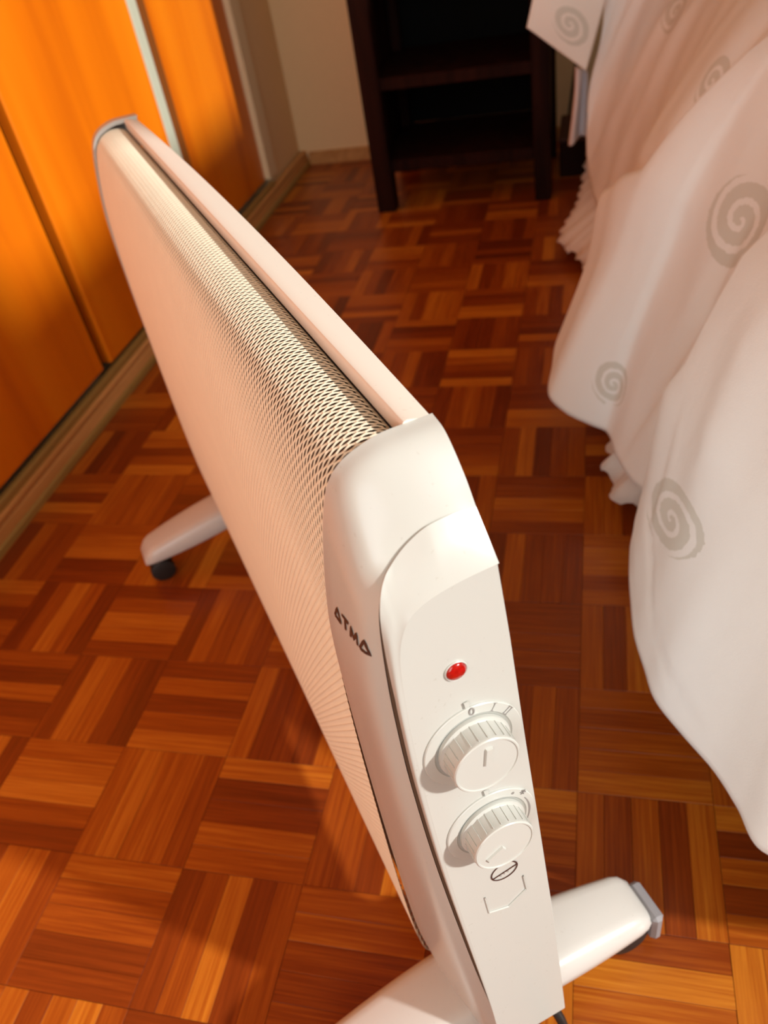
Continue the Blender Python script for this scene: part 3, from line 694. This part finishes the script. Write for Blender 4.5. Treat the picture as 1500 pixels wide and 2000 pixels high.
def mat_cloth(name, col, swirls=(), scale=900):
    m, nt, b = new_mat(name)
    uv = N(nt, 'ShaderNodeUVMap'); s = N(nt, 'ShaderNodeSeparateXYZ'); nt.links.new(uv.outputs[0], s.inputs[0])
    wv = N(nt, 'ShaderNodeTexNoise'); wv.inputs['Scale'].default_value = scale; nt.links.new(uv.outputs[0], wv.inputs['Vector'])
    wob = N(nt, 'ShaderNodeTexNoise'); wob.inputs['Scale'].default_value = 160; nt.links.new(uv.outputs[0], wob.inputs['Vector'])
    big = N(nt, 'ShaderNodeTexNoise'); big.inputs['Scale'].default_value = 14; big.inputs['Detail'].default_value = 4; nt.links.new(uv.outputs[0], big.inputs['Vector'])
    mask = None
    for (cu, cv, m00, m01, m10, m11, rot, turns) in swirls:
        du = mth(nt, 'SUBTRACT', s.outputs[0], cu); dv = mth(nt, 'SUBTRACT', s.outputs[1], cv)
        a = mth(nt, 'ADD', mth(nt, 'MULTIPLY', du, m00), mth(nt, 'MULTIPLY', dv, m01))
        e = mth(nt, 'ADD', mth(nt, 'MULTIPLY', du, m10), mth(nt, 'MULTIPLY', dv, m11))
        rr = mth(nt, 'SQRT', mth(nt, 'ADD', mth(nt, 'MULTIPLY', a, a), mth(nt, 'MULTIPLY', e, e)))
        rr = mth(nt, 'ADD', rr, mth(nt, 'MULTIPLY', mth(nt, 'SUBTRACT', wob.outputs[0], 0.5), 0.10))
        th = mth(nt, 'SUBTRACT', mth(nt, 'FRACT', mth(nt, 'ADD', mth(nt, 'DIVIDE', mth(nt, 'ARCTAN2', e, a), 2*math.pi), rot)), 0.5)
        ph = mth(nt, 'FRACT', mth(nt, 'ADD', mth(nt, 'SUBTRACT', mth(nt, 'MULTIPLY', mth(nt, 'POWER', rr, 0.85), turns), th), 0.5))
        band = mth(nt, 'GREATER_THAN', ph, 0.34)
        lim = mth(nt, 'SUBTRACT', 1.0, mth(nt, 'MULTIPLY', mth(nt, 'ADD', th, 0.5), 0.14))
        inn = mth(nt, 'LESS_THAN', rr, lim)
        k = mth(nt, 'MULTIPLY', band, inn); mask = k if mask is None else mth(nt, 'MAXIMUM', mask, k)
    base = mixc(nt, wv.outputs[0], tuple(x*0.96 for x in col), col)
    if mask is not None: base = mixc(nt, mth(nt, 'MULTIPLY', mask, 0.75), base, (0.58, 0.60, 0.56))
    nt.links.new(base, b.inputs['Base Color']); b.inputs['Roughness'].default_value = 0.85
    b.inputs['Sheen Weight'].default_value = 0.15
    h = mth(nt, 'ADD', mth(nt, 'MULTIPLY', wv.outputs[0], 0.12), big.outputs[0])
    bump(nt, h, 0.35, 0.006, b)
    return m
def cloth_obj(name, P, mat, uv, parent=None, thick=0.0015):
    n, m_ = P.shape[:2]; mb = MB(); mb.grid(P); o = mb.build(name, mat, parent, True)
    ul = o.data.uv_layers.new(name='uv'); li = np.zeros(len(o.data.loops), int); o.data.loops.foreach_get('vertex_index', li)
    ul.data.foreach_set('uv', uv.reshape(-1, 2)[li].ravel())
    sm = o.modifiers.new('thickness', 'SOLIDIFY'); sm.thickness = thick; sm.offset = 0
    return o
# hem of the bedspread, from the far end to the foot: direction in the photo and height over the floor
HEM = [(1184, -60, 0.455), (1178, 40, 0.375), (1160, 130, 0.30), (1149, 205, 0.235), (1146, 275, 0.172), (1150, 340, 0.125), (1172, 410, 0.10), (1196, 470, 0.10), (1196, 525, 0.105), (1160, 560, 0.115), (1120, 606, 0.125), (1092, 650, 0.13), (1079, 710, 0.13), (1074, 772, 0.12),
       (1105, 806, 0.11), (1150, 828, 0.105), (1182, 842, 0.10), (1204, 890, 0.10), (1236, 940, 0.105), (1278, 975, 0.11), (1276, 992, 0.115), (1247, 1022, 0.12), (1231, 1060, 0.12), (1229, 1105, 0.12), (1236, 1175, 0.12), (1241, 1245, 0.12),
       (1261, 1310, 0.12), (1282, 1368, 0.12), (1330, 1432, 0.12), (1390, 1502, 0.12), (1440, 1576, 0.12), (1500, 1668, 0.12)]
hem3 = [at_z(*p) for p in HEM]+[np.array([0.86, -0.385, 0.12]), np.array([1.10, -0.385, 0.12]), np.array([1.6, -0.38, 0.12]), np.array([2.02, -0.38, 0.12])]
NS, NTT = 900, 110
hem = catmull(hem3, NS)
hs_ = np.r_[0, np.cumsum(np.linalg.norm(np.diff(hem, axis=0), axis=1))]
# upper edge of the mattress
top = []
for p in hem:
    y = min(max(p[1], -0.20), 1.56)
    a = min(1.0, max(0.0, (-0.02-p[1])/0.33)); a = a*a*(3-2*a)
    t = np.array([min(2.04, 0.90+max(0.0, p[0]-0.74)*0.88*a+0.02*a), (y+0.10)*(1-a)-0.17*a, 0.585])
    top.append(t)
top = np.array(top)
ker = np.exp(-np.linspace(-2, 2, 131)**2); ker /= ker.sum()
for k in range(3): top[:, k] = np.convolve(np.pad(top[:, k], 65, 'edge'), ker, 'valid')
tt = np.linspace(0, 1, NTT)
S_ = hs_/hs_[-1]
P = np.zeros((NS, NTT, 3))
hsm = hem.copy()
for k in range(3): hsm[:, k] = np.convolve(np.pad(hem[:, k], 65, 'edge'), ker, 'valid')
for j, t in enumerate(tt):
    w = (1-t)**1.6
    base = hsm*(1-t)+top*t                         # smooth drape
    det = (hem-hsm)*w                              # hem detail dies out upwards
    Q = base+det
    Q[:, 2] += 0.050*math.sin(math.pi*t)*1.0
    Q[:, 0] -= 0.030*math.sin(math.pi*t)
    P[:, j] = Q
# folds: each follows a line seen on the cloth, given as directions from the camera
pxs = to_px(P.reshape(-1, 3)).reshape(NS, NTT, 2)
def st_at(px):
    d = np.hypot(pxs[..., 0]-px[0], pxs[..., 1]-px[1]); i, j = np.unravel_index(np.argmin(d), d.shape); return hs_[i], tt[j]
disp = np.zeros((NS, NTT))
def fold(line, amp, w_near, w_far):
    q = np.array([st_at(p) for p in line]); o_ = np.argsort(q[:, 1]); s0 = np.interp(tt, q[o_, 1], q[o_, 0])
    d = hs_[:, None]-s0[None]                     # > 0: towards the foot of the bed
    g = np.where(d > 0, np.exp(-(d/w_near)**2), np.exp(-(d/w_far)**2))
    lo, hi = q[:, 1].min(), q[:, 1].max()
    env = np.minimum(1, 0.08+tt/0.28)*np.clip((tt-lo+0.10)/0.10, 0, 1)*np.clip((hi+0.2-tt)/0.2, 0, 1)
    disp[:] += amp*g*env[None]
fold([(1250, 1005), (1272, 960), (1300, 900), (1380, 740), (1465, 590), (1500, 530)], 0.026, 0.11, 0.010)
fold([(1160, 560), (1200, 500), (1290, 350), (1400, 220), (1490, 130)], 0.022, 0.12, 0.014)
fold([(1215, 890), (1240, 838), (1300, 735), (1370, 620)], -0.009, 0.012, 0.03)
fold([(1275, 1010), (1276, 1100), (1278, 1200), (1300, 1300), (1350, 1400)], -0.008, 0.010, 0.025)
fold([(1370, 1440), (1430, 1485), (1498, 1545)], 0.006, 0.04, 0.02)
fold([(1150, 330), (1230, 180), (1290, 60)], 0.012, 0.03, 0.012)
fold([(1172, 410), (1260, 200), (1330, 60)], 0.012, 0.04, 0.012)
fold([(1200, 470), (1300, 280), (1440, 100)], -0.012, 0.02, 0.03)
fold([(1300, 820), (1370, 690), (1440, 560)], -0.006, 0.02, 0.02)
fold([(1420, 900), (1460, 800), (1500, 700)], 0.006, 0.05, 0.03)
disp += 0.0025*np.sin(hs_[:, None]*37+tt[None]*5)*np.sin(tt[None]*7+hs_[:, None]*11)
P[:, :, 0] -= 0.8*disp; P[:, :, 2] += 0.6*disp
# across the top of the mattress
ext_rows = []
for t in np.linspace(0.05, 1, 14):
    Q = top.copy(); Q[:, 0] = top[:, 0]*(1-t)+2.08*t*np.where(top[:, 0] < 2.0, 1, 1); Q[:, 1] = top[:, 1]*(1-t)+np.clip(top[:, 1], -0.1, 1.5)*t
    Q[:, 2] = 0.585+0.012*math.sin(t*9)*0.3; ext_rows.append(Q)
PA = np.concatenate([P, np.stack(ext_rows, 1)], 1)
U = np.repeat(hs_[:, None], PA.shape[1], 1)
dv = np.r_[0, np.cumsum(np.linalg.norm(np.diff(PA[NS//2], axis=0), axis=1))]
UV = np.stack([U, np.repeat(dv[None], NS, 0)], -1)
pxs = to_px(P.reshape(-1, 3)).reshape(NS, NTT, 2)
def uv_at(px):
    d = np.hypot(pxs[..., 0]-px[0], pxs[..., 1]-px[1]); i, j = np.unravel_index(np.argmin(d), d.shape); return i, j
def swirl(px, rx, ry, tilt, rot, turns=2.5):
    i, j = uv_at(px); i0, i1, j0, j1 = max(i-3, 0), min(i+3, NS-1), max(j-3, 0), min(j+3, NTT-1)
    Ju = (pxs[i1, j]-pxs[i0, j])/(UV[i1, j, 0]-UV[i0, j, 0]); Jv = (pxs[i, j1]-pxs[i, j0])/(UV[i, j1, 1]-UV[i, j0, 1])
    J = np.stack([Ju, Jv], 1); c_, s_ = math.cos(tilt), math.sin(tilt)
    A = np.array([[c_/rx, s_/rx], [-s_/ry, c_/ry]]) @ J; c = UV[i, j]
    return tuple(float(q) for q in (c[0], c[1], A[0, 0], A[0, 1], A[1, 0], A[1, 1]))+(rot, turns)
R_ = math.radians
sw = [swirl((1446, 432), 80, 104, R_(15), 0.1, 2.4), swirl((1196, 749), 40, 50, R_(-25), 0.6, 2.6), swirl((1313, 1012), 46, 90, R_(-12), 0.55, 2.5), swirl((1393, 155), 28, 66, R_(25), 0.2, 2.2), swirl((1318, 25), 20, 50, R_(25), 0.2, 2.2)]
M['spread'] = mat_cloth('white_cotton_with_spirals', (0.86, 0.90, 0.93), sw)
spread = tag(cloth_obj('bedspread', PA, M['spread'], UV), 'white cotton bedspread with large grey spiral prints draped over the bed', 'bedspread')

# square corner of the pillow sham sticking out over the bed's far side, and the sheet tail below it
cor = [at_y(1052, -60, 1.13), at_y(1029, 54, 1.10), at_y(1144, 138, 1.13), at_y(1184, -10, 1.17)]
n_ = 30; P4 = np.zeros((n_, n_, 3))
for i, a in enumerate(np.linspace(0, 1, n_)):
    for j, b_ in enumerate(np.linspace(0, 1, n_)):
        p = cor[0]*(1-a)*(1-b_)+cor[1]*(1-a)*b_+cor[2]*a*b_+cor[3]*a*(1-b_)
        P4[i, j] = p+np.array([0, -0.012, 0.006])*math.sin(math.pi*a)*math.sin(math.pi*min(1, b_))
uv4 = np.stack(np.meshgrid(np.linspace(0, 0.12, n_), np.linspace(0, 0.14, n_), indexing='ij'), -1)
M['sham'] = mat_cloth('cotton_sham', (0.88, 0.87, 0.85), [(0.072, 0.083, 27.0, 0.0, 0.0, 27.0, 0.3, 2.3)])
flap = cloth_obj('corner_flap', P4, M['sham'], uv4, spread, thick=0.004); flap['label'] = 'square corner of the bedspread jutting out'
ys = 1.18
tail = np.zeros((14, 26, 3))
La = [at_y(1124, 128, ys), at_y(1121, 190, ys), at_y(1110, 284, ys)]; Ra = [at_y(1148, 140, ys+0.02), at_y(1146, 200, ys+0.02), at_y(1144, 264, ys+0.02)]
Lc, Rc = catmull(La, 26), catmull(Ra, 26)
for i, a in enumerate(np.linspace(0, 1, 14)):
    for j in range(26): tail[i, j] = Lc[j]*(1-a)+Rc[j]*a+np.array([0, -0.016*math.sin(a*2.2*math.pi), 0])
uvt = np.stack(np.meshgrid(np.linspace(0, 0.06, 14), np.linspace(0, 0.2, 26), indexing='ij'), -1)
M['sheet'] = mat_cloth('lilac_sheet', (0.70, 0.66, 0.70))
tag(cloth_obj('bed_sheet', tail, M['sheet'], uvt), 'pale lilac sheet tail hanging below the square bedspread corner', 'sheet')

# lace-edged bed skirt
SK = [(1150, 300, 0.06), (1141, 345, 0.035), (1128, 400, 0.03), (1094, 472, 0.03), (1128, 503, 0.03), (1160, 556, 0.03), (1185, 640, 0.03), (1200, 760, 0.03), (1192, 880, 0.045), (1181, 910, 0.05), (1192, 930, 0.04), (1190, 962, 0.03), (1216, 984, 0.03), (1250, 992, 0.03)]
sk3 = [np.array([0.63, 1.52, 0.03])]+[at_z(*p) for p in SK]+[np.array([0.70, 0.0, 0.03]), np.array([0.72, -0.20, 0.03])]
NSK = 420; skh = catmull(sk3, NSK); sl = np.r_[0, np.cumsum(np.linalg.norm(np.diff(skh, axis=0), axis=1))]
skb = skh.copy(); skb[:, 2] += 0.006*np.abs(np.sin(sl/0.020*math.pi))-0.003+0.002*np.sin(sl/0.0061*math.pi)
skt = np.array([[0.835, min(max(p[1]+0.06, -0.2), 1.55), 0.29] for p in skh])
PS = np.zeros((NSK, 30, 3))
for j, t in enumerate(np.linspace(0, 1, 30)):
    e = t**0.75
    PS[:, j] = skb*(1-e)+skt*e; PS[:, j, 0] -= 0.010*np.sin(sl/0.05*2*math.pi)*(1-t)*0.6; PS[:, j, 0] += 0.02*math.sin(math.pi*t)
uvs = np.stack([np.repeat(sl[:, None], 30, 1), np.repeat(np.linspace(0, 0.32, 30)[None], NSK, 0)], -1)
M['lace'] = mat_cloth('lace_cotton', (0.74, 0.70, 0.68), scale=500)
tag(cloth_obj('bed_skirt', PS, M['lace'], uvs), 'white lace-edged valance reaching the floor beneath the bedspread', 'bed skirt')
